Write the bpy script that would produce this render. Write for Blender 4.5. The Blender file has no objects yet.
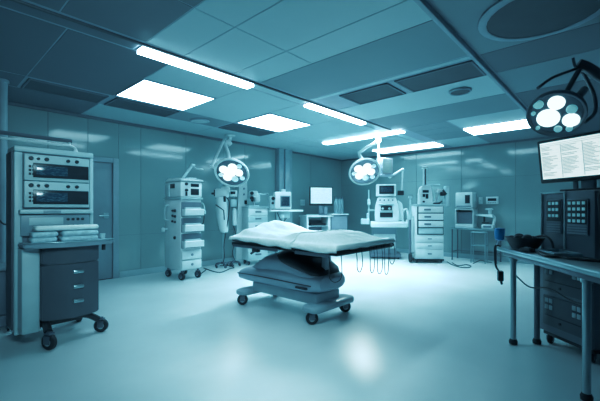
import bpy, bmesh, math, random
from mathutils import Vector, Matrix, noise
random.seed(4)
C = bpy.context.scene.collection
S = bpy.context.scene
PI = math.pi
# ---------------------------------------------------------------- camera frame
FPX, HCAM, HC = 352.0, 1.25, 2.85
A = math.atan2(320, FPX); SA, CA = math.sin(A), math.cos(A)
TC = -(PI/2 - A)                       # rotation of a thing whose front faces the camera
def W(R, F, z=0.0): return Vector((R*SA + F*CA, -R*CA + F*SA, z))
def FX(px, F): return (px-300)/FPX*F
XB, YL, XF, YR = 9.45, 6.75, -1.8, -2.2   # back wall, left wall, front, right

cam_d = bpy.data.cameras.new('camera'); cam = bpy.data.objects.new('camera', cam_d); C.objects.link(cam)
cam_d.sensor_width = 36; cam_d.lens = FPX/600*36; cam_d.shift_y = 8.5/600; cam_d.clip_start = .05
cam.location = (0, 0, HCAM); cam.rotation_euler = (PI/2, 0, TC)
S.camera = cam

# ---------------------------------------------------------------- materials
def lin(h):
    v = [int(h[i:i+2], 16)/255 for i in (0, 2, 4)]
    return tuple((c/12.92 if c <= .04045 else ((c+.055)/1.055)**2.4) for c in v)+(1,)
def mat(name, col, rough=.5, metal=0, spec=.5, var=.06, scale=6, bump=0, coat=0, emit=None, estr=0, alpha=1, trans=0):
    m = bpy.data.materials.new(name); m.use_nodes = True
    nt = m.node_tree; b = nt.nodes['Principled BSDF']
    c = lin(col) if isinstance(col, str) else (max(col[0], .72*col[2]), max(col[1], .84*col[2]), col[2], 1)
    b.inputs['Roughness'].default_value = rough; b.inputs['Metallic'].default_value = metal
    b.inputs['Specular IOR Level'].default_value = spec; b.inputs['Coat Weight'].default_value = coat
    b.inputs['Coat Roughness'].default_value = .08
    tc = nt.nodes.new('ShaderNodeTexCoord'); n = nt.nodes.new('ShaderNodeTexNoise')
    n.inputs['Scale'].default_value = scale; n.inputs['Detail'].default_value = 4
    nt.links.new(tc.outputs['Object'], n.inputs['Vector'])
    r = nt.nodes.new('ShaderNodeValToRGB')
    r.color_ramp.elements[0].position = .3; r.color_ramp.elements[1].position = .7
    r.color_ramp.elements[0].color = tuple(x*(1-var) for x in c[:3])+(1,)
    r.color_ramp.elements[1].color = tuple(min(1, x*(1+var)) for x in c[:3])+(1,)
    nt.links.new(n.outputs['Fac'], r.inputs['Fac']); nt.links.new(r.outputs['Color'], b.inputs['Base Color'])
    if bump:
        bp = nt.nodes.new('ShaderNodeBump'); bp.inputs['Strength'].default_value = bump; bp.inputs['Distance'].default_value = .01
        nt.links.new(n.outputs['Fac'], bp.inputs['Height']); nt.links.new(bp.outputs['Normal'], b.inputs['Normal'])
    if emit:
        b.inputs['Emission Color'].default_value = lin(emit); b.inputs['Emission Strength'].default_value = estr
    b.inputs['Alpha'].default_value = alpha; b.inputs['Transmission Weight'].default_value = trans
    return m
M = {}
M['floor'] = mat('floor_epoxy', (.66, .74, .755), .33, spec=.5, var=.05, scale=1.2)
M['wall'] = mat('wall_panel_teal', (.29, .385, .395), .11, spec=.6, var=.05, scale=1.0, coat=.5)
M['seam'] = mat('wall_seam', (.06, .17, .21), .5)
M['wallside'] = mat('wall_plain', (.10, .20, .24), .6)
M['pilaster'] = mat('pilaster_panel', (.26, .42, .46), .16, spec=.7)
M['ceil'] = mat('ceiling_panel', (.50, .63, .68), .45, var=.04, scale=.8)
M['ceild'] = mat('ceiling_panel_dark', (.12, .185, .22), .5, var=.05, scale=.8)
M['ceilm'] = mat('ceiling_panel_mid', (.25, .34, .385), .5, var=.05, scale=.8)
M['grid'] = mat('ceiling_grid', (.22, .46, .54), .5)
M['vent'] = mat('vent_mesh', (.035, .10, .125), .6)
M['rail'] = mat('ceiling_rail_dark', (.03, .07, .10), .4)
M['base'] = mat('baseboard', (.33, .50, .54), .4)
M['door'] = mat('door_panel', (.17, .31, .35), .35, var=.04)
M['frame'] = mat('door_frame', (.24, .38, .43), .35)
M['white'] = mat('equipment_white', (.66, .75, .77), .38, var=.04)
M['white2'] = mat('equipment_off_white', (.50, .62, .65), .42, var=.05)
M['grey'] = mat('equipment_grey', (.22, .34, .39), .42)
M['greyd'] = mat('equipment_slate', (.10, .19, .25), .45)
M['drawer'] = mat('drawer_slate', (.05, .085, .12), .4)
M['tower'] = mat('tower_side', (.05, .105, .15), .5)
M['black'] = mat('black_plastic', (.012, .022, .034), .4)
M['dark'] = mat('dark_glass', (.012, .026, .045), .25, spec=.3)
M['rubber'] = mat('wheel_rubber', (.012, .02, .03), .55)
M['steel'] = mat('brushed_steel', (.42, .53, .57), .3, metal=.85)
M['steeld'] = mat('dark_steel', (.13, .19, .23), .35, metal=.7)
M['cloth'] = mat('sheet_cloth', (.80, .90, .90), .85, var=.03, scale=40, bump=.06)
M['towel'] = mat('towel_cloth', (.55, .70, .74), .9, var=.08, scale=60, bump=.2)
M['pack'] = mat('wrapped_pack', (.52, .68, .73), .6, var=.12, scale=30, bump=.2)
M['mattress'] = mat('mattress_dark', (.035, .07, .10), .5)
M['shell'] = mat('cover_blue_grey', (.33, .46, .58), .38, var=.04)
M['shelld'] = mat('cover_navy', (.018, .034, .052), .3, var=.05)
M['plinth'] = mat('plinth_grey', (.36, .48, .54), .35)
M['cable'] = mat('cable_black', (.012, .02, .03), .5)
M['cab'] = mat('cabinet_slate', (.085, .165, .22), .45)
M['tank'] = mat('canister_clear', (.45, .66, .72), .15, alpha=.55)
M['blue'] = mat('blue_plastic', '2f9fe0', .25)
M['lampd'] = mat('lamp_housing_dark', (.035, .075, .11), .3, metal=.3)
M['dish'] = mat('lamp_dish', (.12, .22, .28), .25, metal=.7)
def emis(name, col, s): return mat(name, (.8, .9, .9), .5, emit=col, estr=s)
M['panel'] = emis('diffuser_panel', 'd0ecff', 5.0)
M['tube'] = emis('diffuser_tube', 'd0ecff', 10.0)
M['led'] = mat('led_lens', (.12, .14, .15), .4, emit='e6faff', estr=1.0)
M['ledim'] = emis('led_lens_dim', '9fdcea', .35)
M['glow'] = emis('indicator_glow', '8fd0e4', .16)
def screen_mat(name, bright, ink, s, scale, off=.5):
    """Emissive display with rows of small print, from brick texture on object coordinates (x across, z up)."""
    m = bpy.data.materials.new(name); m.use_nodes = True; nt = m.node_tree; b = nt.nodes['Principled BSDF']
    tc = nt.nodes.new('ShaderNodeTexCoord'); mp = nt.nodes.new('ShaderNodeMapping'); mp.inputs['Rotation'].default_value = (-PI/2, 0, 0)
    br = nt.nodes.new('ShaderNodeTexBrick'); br.inputs['Scale'].default_value = scale
    br.inputs['Color1'].default_value = lin(bright); br.inputs['Color2'].default_value = lin(ink); br.inputs['Mortar'].default_value = lin(bright)
    br.inputs['Mortar Size'].default_value = .03; br.inputs['Bias'].default_value = -.25; br.inputs['Brick Width'].default_value = .35; br.inputs['Row Height'].default_value = .11
    nt.links.new(tc.outputs['Object'], mp.inputs['Vector']); nt.links.new(mp.outputs['Vector'], br.inputs['Vector'])
    nt.links.new(br.outputs['Color'], b.inputs['Emission Color']); b.inputs['Emission Strength'].default_value = s
    b.inputs['Base Color'].default_value = (.02, .03, .04, 1); b.inputs['Roughness'].default_value = .15
    return m
M['scrw'] = screen_mat('screen_document', 'dcf4fa', 'cdebf3', .85, 9)
M['print'] = mat('screen_print', (.2, .3, .34), .5, emit='6f9fb2', estr=.55)
M['scrb'] = screen_mat('screen_record', 'bfe8f8', '9fd0e8', 1.0, 7)
M['scrd'] = screen_mat('screen_waveform', '163044', '5a92a6', .6, 14)
M['scrx'] = screen_mat('screen_lightbox', 'a6d0da', '86b4c0', .55, 5)

# ---------------------------------------------------------------- mesh builder
class MB:
    def __init__(s): s.bm = bmesh.new()
    def _new(s, geom_fn, M4=None):
        n0 = len(s.bm.verts); geom_fn(); s.bm.verts.ensure_lookup_table()
        vs = s.bm.verts[n0:]
        if M4 is not None:
            for v in vs: v.co = M4 @ v.co
        return vs
    def box(s, x0, x1, y0, y1, z0, z1, bev=0, seg=2, M4=None, taper=None):
        b2 = bmesh.new(); bmesh.ops.create_cube(b2, size=1)
        for v in b2.verts:
            k = 1
            if taper and v.co.z > 0: k = taper
            v.co = Vector(((x0+x1)/2+v.co.x*(x1-x0)*k, (y0+y1)/2+v.co.y*(y1-y0)*k, (z0+z1)/2+v.co.z*(z1-z0)))
        if bev:
            bev = min(bev, .45*min(abs(x1-x0), abs(y1-y0), abs(z1-z0)))
            bmesh.ops.bevel(b2, geom=b2.edges[:], offset=bev, segments=seg, affect='EDGES', profile=.5)
        s._merge(b2, M4); return s
    def _merge(s, b2, M4=None):
        if M4 is not None: bmesh.ops.transform(b2, matrix=M4, verts=b2.verts[:])
        me = bpy.data.meshes.new('t'); b2.to_mesh(me); b2.free(); s.bm.from_mesh(me); bpy.data.meshes.remove(me)
    def cyl(s, p0, p1, r, r1=None, seg=20):
        p0, p1 = Vector(p0), Vector(p1); d = p1-p0; r1 = r if r1 is None else r1
        b2 = bmesh.new(); bmesh.ops.create_cone(b2, cap_ends=True, segments=seg, radius1=r, radius2=r1, depth=d.length)
        q = d.to_track_quat('Z', 'Y').to_matrix().to_4x4()
        s._merge(b2, Matrix.Translation((p0+p1)/2) @ q); return s
    def tube(s, pts, r, seg=8, smooth=6, closed=False):
        pts = [Vector(p) for p in pts]
        if smooth and len(pts) > 2:
            out = []
            for i in range(len(pts)-1):
                a = pts[max(i-1, 0)]; b = pts[i]; c = pts[i+1]; d = pts[min(i+2, len(pts)-1)]
                for k in range(smooth):
                    t = k/smooth
                    out.append(.5*((2*b)+(-a+c)*t+(2*a-5*b+4*c-d)*t*t+(-a+3*b-3*c+d)*t**3))
            out.append(pts[-1]); pts = out
        rings = []; up = Vector((0, 0, 1))
        for i, p in enumerate(pts):
            t = (pts[min(i+1, len(pts)-1)]-pts[max(i-1, 0)]).normalized()
            if i == 0:
                n = t.cross(up if abs(t.z) < .9 else Vector((1, 0, 0))).normalized()
            else:
                n = (n - t*n.dot(t)).normalized()
            bn = t.cross(n)
            rr = r(i/(len(pts)-1)) if callable(r) else r
            rings.append([p+(n*math.cos(2*PI*k/seg)+bn*math.sin(2*PI*k/seg))*rr for k in range(seg)])
        return s.loft(rings)
    def loft(s, rings, cap=True, closed=True):
        R = [[s.bm.verts.new(p) for p in r] for r in rings]; n = len(R[0])
        for a, b in zip(R, R[1:]):
            for k in range(n if closed else n-1):
                s.bm.faces.new((a[k], a[(k+1) % n], b[(k+1) % n], b[k]))
        if cap and closed:
            s.bm.faces.new(list(reversed(R[0]))); s.bm.faces.new(R[-1])
        return s
    def lathe(s, prof, o=(0, 0, 0), M4=None, seg=28):
        b2 = MB()
        b2.loft([[Vector((max(r, .0004)*math.cos(2*PI*k/seg), max(r, .0004)*math.sin(2*PI*k/seg), z)) for k in range(seg)] for r, z in prof])
        T = Matrix.Translation(Vector(o)); s._merge(b2.bm, T @ M4 if M4 is not None else T); return s
    def ell(s, c, r, seg=20, M4=None):
        b2 = bmesh.new(); bmesh.ops.create_uvsphere(b2, u_segments=seg, v_segments=seg//2, radius=1)
        for v in b2.verts: v.co = Vector((c[0]+v.co.x*r[0], c[1]+v.co.y*r[1], c[2]+v.co.z*r[2]))
        s._merge(b2, M4); return s
    def prism(s, pts, axis, a0, a1, bev=0):
        """polygon extruded: axis 'x' pts=(y,z), 'y' pts=(x,z), 'z' pts=(x,y)"""
        f = {'x': lambda p, a: Vector((a, p[0], p[1])), 'y': lambda p, a: Vector((p[0], a, p[1])), 'z': lambda p, a: Vector((p[0], p[1], a))}[axis]
        b2 = bmesh.new(); l = [b2.verts.new(f(p, a0)) for p in pts]; h = [b2.verts.new(f(p, a1)) for p in pts]; n = len(pts)
        b2.faces.new(l); b2.faces.new(list(reversed(h)))
        for k in range(n): b2.faces.new((l[k], h[k], h[(k+1) % n], l[(k+1) % n]))
        if bev: bmesh.ops.bevel(b2, geom=b2.edges[:], offset=bev, segments=2, affect='EDGES')
        s._merge(b2); return s
    def build(s, name, m, parent=None, angle=38, label=None, smooth=True):
        bmesh.ops.recalc_face_normals(s.bm, faces=s.bm.faces[:])
        for e in s.bm.edges:
            e.smooth = not (len(e.link_faces) == 2 and e.calc_face_angle(0) > math.radians(angle))
        for f in s.bm.faces: f.smooth = smooth
        me = bpy.data.meshes.new(name); s.bm.to_mesh(me); s.bm.free()
        me.materials.append(M[m] if isinstance(m, str) else m)
        o = bpy.data.objects.new(name, me); C.objects.link(o)
        if parent: o.parent = parent
        if label: o['label'] = label
        return o
def box(name, m, parent, *a, label=None, **k): return MB().box(*a, **k).build(name, m, parent, label=label)
def thing(name, label, cat, loc, rot=0, group=None):
    o = bpy.data.objects.new(name, None); C.objects.link(o); o.empty_display_size = .1
    o.location = loc; o.rotation_euler = (0, 0, rot); o['label'] = label; o['category'] = cat
    if group: o['group'] = group
    return o
def tag(o, label, cat, group=None):
    o['label'] = label; o['category'] = cat
    if group: o['group'] = group
    return o
def struct(o): o['kind'] = 'structure'; return o
def RX(a): return Matrix.Rotation(a, 4, 'X')
def RY(a): return Matrix.Rotation(a, 4, 'Y')
def RZ(a): return Matrix.Rotation(a, 4, 'Z')
def T(*v): return Matrix.Translation(Vector(v))
def caster(parent, x, y, r=.05, w=.035, ztop=None, ang=0, twin=False):
    """swivel fork (part) and wheel with hub (sub-parts); axle along rotated x"""
    ztop = ztop or r*2+.02; Z = T(x, y, 0) @ RZ(ang)
    f = MB(); f.cyl((0, 0, r*1.5), (0, 0, ztop), r*.3)
    hw = w/2+.006
    for s_ in (-1, 1): f.box(s_*hw-.004, s_*hw+.004, -r*.45, r*.45, r*.75, r*1.75, .002)
    f.box(-hw, hw, -r*.45, r*.45, r*1.9, r*2.08, .003)
    bmesh.ops.transform(f.bm, matrix=Z, verts=f.bm.verts[:])
    o = f.build('caster', 'steeld', parent)
    wm = MB(); wm.lathe([(r*.35, -w/2), (r*.86, -w/2), (r, -w*.3), (r, w*.3), (r*.86, w/2), (r*.35, w/2)], (0, 0, 0), T(0, 0, r) @ RY(PI/2))
    bmesh.ops.transform(wm.bm, matrix=Z, verts=wm.bm.verts[:])
    wo = wm.build('wheel', 'rubber', o)
    h = MB(); h.lathe([(.001, -w*.62), (r*.42, -w*.58), (r*.5, -w*.5), (r*.5, w*.5), (r*.42, w*.58), (.001, w*.62)], (0, 0, 0), T(0, 0, r) @ RY(PI/2), seg=16)
    bmesh.ops.transform(h.bm, matrix=Z, verts=h.bm.verts[:]); h.build('hub', 'steel', o)
    return o

# ================================================================ SETTING
o = struct(MB().box(XF, XB, YR, YL, -.1, 0).build('floor', 'floor'))
def wall_panels(name, axis, at, edges, zs, out):
    """wall of glossy panels with thin recessed joints; axis = direction the wall runs"""
    m = MB(); g = .003
    for a, b in zip(edges, edges[1:]):
        for z0, z1 in zip(zs, zs[1:]):
            if axis == 'x': m.box(a+g, b-g, at, at+.05*out, z0+g/2, z1-g/2)
            else: m.box(at, at+.05*out, a+g, b-g, z0+g/2, z1-g/2)
    return struct(m.build(name, 'wall'))
DX0, DX1 = 1.55, 2.42
# left wall : panels around a door opening
zs = [0, .77, 2.1, HC]
wall_panels('wall_left', 'x', YL, [XF, -.5, .5, DX0-.1], [0, HC], 1)
m = MB()
g = .003
m.box(DX0-.1+g, 2.02-g, YL, YL+.05, 2.16, HC); m.box(2.02+g, DX1+.1-g, YL, YL+.05, 2.16, HC)
E_ = [DX1+.1, 2.92, 3.86, 4.80, 5.42, 6.5, 7.9, XB]
for a, b in zip(E_, E_[1:]):
    for z0, z1 in ((0, .77), (.77, HC)): m.box(a+g, b-g, YL, YL+.05, z0+g/2, z1-g/2)
struct(m.build('wall_left', 'wall'))
struct(MB().box(XF, XB+.12, YL+.12, YL+.2, 0, HC).box(XF, DX0-.12, YL+.05, YL+.12, 0, HC).box(DX1+.12, XB+.12, YL+.05, YL+.12, 0, HC).box(DX0-.12, DX1+.12, YL+.05, YL+.12, 2.16, HC).build('wall_left_backing', 'seam'))
wall_panels('wall_back', 'y', XB, [YR, -.6, .6, 1.8, 3.0, 4.2, 5.4, YL], [0, 2.02, HC], 1)
struct(MB().box(XB+.05, XB+.12, YR, YL+.2, 0, HC).build('wall_back_backing', 'seam'))
struct(MB().box(XF, XB+.12, YR-.1, YR, 0, HC).build('wall_right', 'wallside'))
struct(MB().box(XF-.1, XF, YR-.1, YL+.2, 0, HC).build('wall_front', 'wallside'))
struct(MB().box(XF, DX0-.11, YL-.014, YL, 0, .11, .004).build('baseboard_left', 'base'))
struct(MB().box(DX1+.11, 6.44, YL-.014, YL, 0, .11, .004).build('baseboard_left', 'base'))
struct(MB().box(6.92, XB-.014, YL-.014, YL, 0, .11, .004).build('baseboard_left', 'base'))
struct(MB().box(XB-.014, XB, YR, YL, 0, .11, .004).build('baseboard_back', 'base'))
# pilaster and round column
struct(MB().box(6.45, 6.62, YL-.16, YL-.001, 0, HC, .01).box(6.64, 6.91, YL-.19, YL-.001, 0, HC, .012).build('trim_1', 'pilaster'))
p = W(FX(2, 4.35), 4.35)
struct(MB().cyl((p.x, p.y, 0), (p.x, p.y, HC), .055, seg=28).cyl((p.x, p.y, 0), (p.x, p.y, .05), .075, seg=28).cyl((p.x, p.y, HC-.04), (p.x, p.y, HC), .07, seg=28).build('trim_2', 'frame'))
# door
d = struct(MB().box(DX0+.006, DX1-.006, YL+.02, YL+.065, .008, 2.07, .004).build('door_1', 'door'))
MB().box(DX0+.09, DX1-.09, YL+.012, YL+.0205, .95, 1.95, .003).build('door_panel', 'door', d)
MB().box(DX1-.15, DX1-.07, YL-.0, YL+.02, 1.08, 1.18, .004).cyl((DX1-.09, YL-.05, 1.13), (DX1-.09, YL+.02, 1.13), .012).tube([(DX1-.09, YL-.05, 1.13), (DX1-.2, YL-.055, 1.13), (DX1-.24, YL-.055, 1.125)], .012).build('door_handle', 'steel', d, label='steel lever handle')
f = struct(MB().box(DX0-.1, DX0, YL-.02, YL+.08, 0, 2.16, .006).box(DX1, DX1+.1, YL-.02, YL+.08, 0, 2.16, .006).box(DX0, DX1, YL-.02, YL+.08, 2.075, 2.16, .006).build('trim_3', 'frame'))
struct(MB().box(DX0, DX1, YL+.068, YL+.118, 0, 2.075).build('trim_4', 'black'))

# ---- ceiling : backing grid, panels, rails
struct(MB().box(XF-.1, XB+.12, YR-.1, YL+.2, HC, HC+.08).build('ceiling', 'grid'))
light_cells, dark_cells = [], []
def cell(x0, x1, y0, y1, dark=False): (dark_cells if dark else light_cells).append((x0, x1, y0, y1))
xs = [XF, -.1, .92, 1.9, 2.95, 3.97, 5.1, 6.2, 7.3, 8.4, XB]
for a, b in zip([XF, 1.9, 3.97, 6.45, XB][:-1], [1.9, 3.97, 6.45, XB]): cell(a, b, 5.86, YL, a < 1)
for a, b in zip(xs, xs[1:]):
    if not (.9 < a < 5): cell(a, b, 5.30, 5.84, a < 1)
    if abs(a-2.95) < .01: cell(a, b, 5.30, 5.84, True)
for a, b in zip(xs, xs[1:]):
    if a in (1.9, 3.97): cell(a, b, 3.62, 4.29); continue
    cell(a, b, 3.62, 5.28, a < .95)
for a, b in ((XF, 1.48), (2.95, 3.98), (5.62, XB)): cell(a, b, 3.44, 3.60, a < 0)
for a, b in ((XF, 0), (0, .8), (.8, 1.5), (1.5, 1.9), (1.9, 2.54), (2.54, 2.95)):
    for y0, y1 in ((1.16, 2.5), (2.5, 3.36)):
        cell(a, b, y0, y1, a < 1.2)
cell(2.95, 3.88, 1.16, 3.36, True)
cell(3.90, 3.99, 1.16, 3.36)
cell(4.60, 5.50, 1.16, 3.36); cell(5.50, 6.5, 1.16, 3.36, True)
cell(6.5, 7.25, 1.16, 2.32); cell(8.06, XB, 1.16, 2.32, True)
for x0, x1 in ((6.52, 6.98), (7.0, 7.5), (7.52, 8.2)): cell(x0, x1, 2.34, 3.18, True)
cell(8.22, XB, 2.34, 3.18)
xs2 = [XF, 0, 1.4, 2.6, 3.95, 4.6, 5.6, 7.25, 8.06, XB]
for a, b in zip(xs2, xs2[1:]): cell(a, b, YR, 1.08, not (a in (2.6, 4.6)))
def cells(lst, name, m_):
    m = MB()
    for x0, x1, y0, y1 in lst: m.box(x0+.007, x1-.007, y0+.007, y1-.007, HC-.004, HC)
    struct(m.build(name, m_))
cells([c for c in light_cells if c[3] > 1.1], 'ceiling_panels', 'ceil'); cells([c for c in light_cells if c[3] < 1.1], 'ceiling_panels', 'ceilm'); cells([c for c in dark_cells if c[0] < .95 or c[3] < 1.1], 'ceiling_panels', 'ceild'); cells([c for c in dark_cells if not (c[0] < .95 or c[3] < 1.1)], 'ceiling_panels', 'ceilm')  # dimness of near corner and beyond-rail area is put into the panel colours
struct(MB().box(XF, 6.45, 3.395, 3.43, HC-.02, HC, .004).build('trim_5', 'rail'))
struct(MB().box(XF, 6.6, 1.10, 1.14, HC-.05, HC, .006).build('trim_6', 'grid'))
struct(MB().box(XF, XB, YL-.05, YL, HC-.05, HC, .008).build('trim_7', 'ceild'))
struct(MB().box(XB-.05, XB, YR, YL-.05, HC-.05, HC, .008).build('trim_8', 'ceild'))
# vents
def vent(x0, x1, y0, y1, label):
    t = thing('ceiling_vent', label, 'vent', ((x0+x1)/2, (y0+y1)/2, HC), 0, 'dark ceiling vents'); a, b = (x1-x0)/2, (y1-y0)/2
    MB().box(-a+.02, a-.02, -b+.02, b-.02, -.012, 0).build('mesh_panel', 'vent', t)
    MB().box(-a, a, -b, -b+.025, -.02, 0, .003).box(-a, a, b-.025, b, -.02, 0, .003).box(-a, -a+.025, -b, b, -.02, 0, .003).box(a-.025, a, -b, b, -.02, 0, .003).build('frame', 'ceild', t)
vent(.95, 1.86, 5.33, 5.81, 'dark ceiling vent panel nearest the round column')
vent(1.96, 2.93, 5.33, 5.81, 'dark ceiling vent panel beside the first square light panel')
vent(4.02, 5.08, 5.33, 5.81, 'dark ceiling vent panel beside the farther square light panel')
vent(4.03, 4.57, 2.18, 2.92, 'dark ceiling vent panel close to the end of the farther strip light')
vent(4.03, 4.57, 1.17, 2.08, 'dark ceiling vent panel touching the pale ceiling rail')
# fixtures
def clight(x0, x1, y0, y1, m_, label, group, drop=.012):
    t = thing('ceiling_light', label, 'ceiling light', ((x0+x1)/2, (y0+y1)/2, HC), 0, group); a, b = (x1-x0)/2, (y1-y0)/2
    MB().box(-a+.012, a-.012, -b+.012, b-.012, -drop, -.002, .003).build('diffuser', m_, t, label='glowing white diffuser')
    w = .014; d = drop+.004 if drop < .02 else .012
    MB().box(-a, a, -b, -b+w, -d, 0, .002).box(-a, a, b-w, b, -d, 0, .002).box(-a, -a+w, -b, b, -d, 0, .002).box(a-w, a, -b, b, -d, 0, .002).build('frame', 'grid', t)
clight(1.90, 2.94, 4.31, 5.22, 'panel', 'large square glowing ceiling panel nearer the door', 'square ceiling light panels')
clight(4.00, 5.08, 4.31, 5.22, 'panel', 'large square glowing ceiling panel above the monitor stand', 'square ceiling light panels')
clight(1.50, 2.93, 3.435, 3.595, 'tube', 'long strip light along the dark rail, nearer and longer one', 'strip lights along the dark ceiling rail', .045)
clight(4.00, 5.60, 3.435, 3.575, 'tube', 'strip light along the dark rail, farther one', 'strip lights along the dark ceiling rail', .045)
clight(6.58, 6.80, 3.25, 5.28, 'tube', 'narrow crosswise strip light over the middle operating lamp', 'crosswise ceiling lights', .04)
clight(8.32, 8.92, 3.25, 4.95, 'panel', 'crosswise ceiling light closest to the back wall', 'crosswise ceiling lights', .04)
clight(7.30, 8.00, 1.18, 2.30, 'panel', 'bright crosswise ceiling light left of the right-hand operating lamp', 'crosswise ceiling lights', .04)
# speakers, round ceiling duct
def disc(x, y, r, label, cat, name='ceiling_speaker'):
    t = thing(name, label, cat, (x, y, HC-.014))
    MB().lathe([(r*.86, 0), (r*.86, -.012), (0, -.012)]).build('grille', 'vent' if r > .2 or y < 3 else 'white2', t)
    MB().lathe([(r*.86, 0), (r*.86, -.018), (r*.92, -.024), (r, -.012), (r, 0)]).build('rim', 'grid', t)
disc(3.47, 5.59, .17, 'round pale ceiling speaker near the left wall', 'speaker')
disc(4.95, 1.59, .14, 'small dark round ceiling speaker between the rail and vents', 'speaker')
disc(3.42, .46, .47, 'very large dark round ceiling duct cover at upper right', 'duct cover', 'ceiling_duct')

# ---------------------------------------------------------------- wall fittings
def wall_unit(name, label, cat, Y0, Y1, z0, z1, d, kind):
    t = thing(name, label, cat, (XB, (Y0+Y1)/2, z0), -PI/2); a = abs(Y1-Y0)/2; h = z1-z0
    MB().box(-a, a, -d, 0, 0, h, .008).build('housing', 'white', t)
    if kind:
        MB().box(-a*.7, a*.7, -d-.004, -d, h*.42, h*.78, .003).build('display', 'dark', t, label='dark display window')
        m = MB()
        for i in range(5): m.box(-a*.6+i*a*.27, -a*.45+i*a*.27, -d-.006, -d, h*.14, h*.26, .002)
        m.build('buttons', 'grey', t)
    else:
        MB().box(-a*.5, a*.5, -d-.004, -d, h*.4, h*.6, .002).build('rocker', 'white2', t)
wall_unit('wall_keypad', 'white wall keypad with dark display on the back wall', 'keypad', 2.15, 2.42, 1.365, 1.55, .05, 1)
wall_unit('wall_switch', 'narrow white switch box on wall beside the keypad', 'switch', 2.50, 2.585, 1.37, 1.54, .04, 0)
t = thing('wall_switch', 'white double switch plate on the wall left of the desk monitor', 'switch', (7.53, YL, 1.35))
MB().box(-.09, .09, -.015, 0, 0, .17, .006).build('plate', 'white', t)
for sx in (-.04, .04): MB().box(sx-.028, sx+.028, -.022, -.015, .03, .14, .004).build('rocker', 'white2', t)

# ================================================================ EQUIPMENT TOWER AT LEFT
t = thing('equipment_tower', 'tall monitoring rack with two dark display units on a slate drawer trolley', 'equipment rack', (.94, 4.05, 0), 0)
w = .325
MB().box(-w, -w+.062, 0, .34, .10, 1.774, .012).box(w-.035, w, 0, .34, .9, 1.774, .012).box(-w, w, 0, .34, 1.775, 1.83, .012).box(-w+.02, w-.02, .30, .335, .2, 1.8, .004).build('housing', 'white2', t)
MB().box(-w-.012, -w, .05, .32, .14, 1.78, .004).build('side_panel', 'tower', t, label='dark side panel')
MB().box(-w+.062, w-.035, .03, .30, .92, 1.776).build('bay', 'greyd', t)
for k, z in enumerate((1.515, 1.265)):
    u = MB().box(-w+.07, w-.045, -.022, .03, z, z+.245, .008).build('display_unit', 'white2', t)
    MB().box(-w+.135, w-.055, -.028, -.0215, z+.03, z+.165, .004).build('screen', 'dark', u, label='dark screen')
    MB().box(-w+.16, w-.24, -.0295, -.027, z+.055, z+.14, .002).build('screen_readout', 'scrd', u)
    for x, r in ((-.205, .019), (-.15, .013), (-.085, .018), (.09, .016), (.165, .017)):
        MB().lathe([(r, 0), (r, .012), (r*.85, .022), (0, .022)], (x, -.022, z+.205), RX(PI/2), seg=18).build('knob', 'black', u)
    m = MB()
    for i in range(3):
        for j in range(2): m.box(-.222+j*.026, -.203+j*.026, -.027, -.021, z+.05+i*.035, z+.072+i*.035, .002)
    m.build('button_cluster', 'black', u)
u = MB().box(-w+.03, w-.03, -.07, .03, 1.205, 1.245, .01).build('shelf', 'white2', t)
MB().box(-.12, .02, -.074, -.069, 1.21, 1.235, .003).build('drawer_pull', 'grey', u)
u = MB().box(-w+.045, w-.045, -.02, .03, 1.0, 1.2, .006).build('control_unit', 'grey', t)
MB().box(-.22, .05, -.026, -.019, 1.1, 1.17, .004).build('label_panel', 'white2', u)
m = MB()
for i in range(4):
    for j in range(2): m.lathe([(.013, 0), (.013, .012), (0, .014)], (.09+i*.042, -.02, 1.085+j*.065), RX(PI/2), seg=12)
m.build('button_cluster', 'black', u)
# worktop and curved lower cabinet
def arc_front(x0, x1, y0, y1, bulge, n=10):
    pts = [(x1, y1), (x0, y1)]
    for i in range(n+1):
        k = i/n; pts.append((x0+(x1-x0)*k, y0-bulge*math.sin(PI*k)))
    return pts
MB().prism(arc_front(-.30, .42, -.27, .0, .09), 'z', .905, .945, .008).build('worktop', 'grey', t, label='curved grey worktop')
MB().tube([(-.30, -.27, .952), (-.1, -.345, .952), (.1, -.36, .952), (.3, -.32, .952), (.42, -.27, .952)], .007).build('rail', 'steel', t)
MB().prism(arc_front(-.165, .31, -.20, .38, .07), 'z', .235, .74, .01).build('cabinet', 'drawer', t, label='slate curved cabinet')
m = MB().prism(arc_front(-.165, .31, -.205, .3, .075), 'z', .745, .90, .01); dr = m.build('drawer', 'drawer', t)
MB().box(-.3, -.165, -.17, .40, .14, .90, .014).build('side_pillar', 'white2', t)
for z in (.66, .52, .385):
    MB().box(.065, .155, -.293, -.255, z-.016, z+.018, .012).build('handle', 'steel', t, label='small steel drawer handle')
MB().box(.33, .36, -.24, -.21, .84, .905, .004).build('clip', 'black', t)
# base legs
MB().tube([(-.1, .1, .2), (-.12, -.15, .2), (-.125, -.27, .15)], .035).tube([(-.1, .0, .2), (.1, -.12, .22), (.24, -.12, .19), (.34, -.13, .12)], .03).tube([(-.1, .3, .2), (-.2, .38, .14)], .03).tube([(.1, .2, .2), (.3, .38, .14)], .03).box(-.2, .2, -.12, .32, .16, .235, .02).build('base', 'black', t, label='black arched base')
caster(t, -.125, -.30, .072, .045, .16, .5); caster(t, .35, -.14, .066, .042, .15, .9); caster(t, -.22, .40, .066, .042, .15); caster(t, .3, .40, .066, .042, .15)
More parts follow.
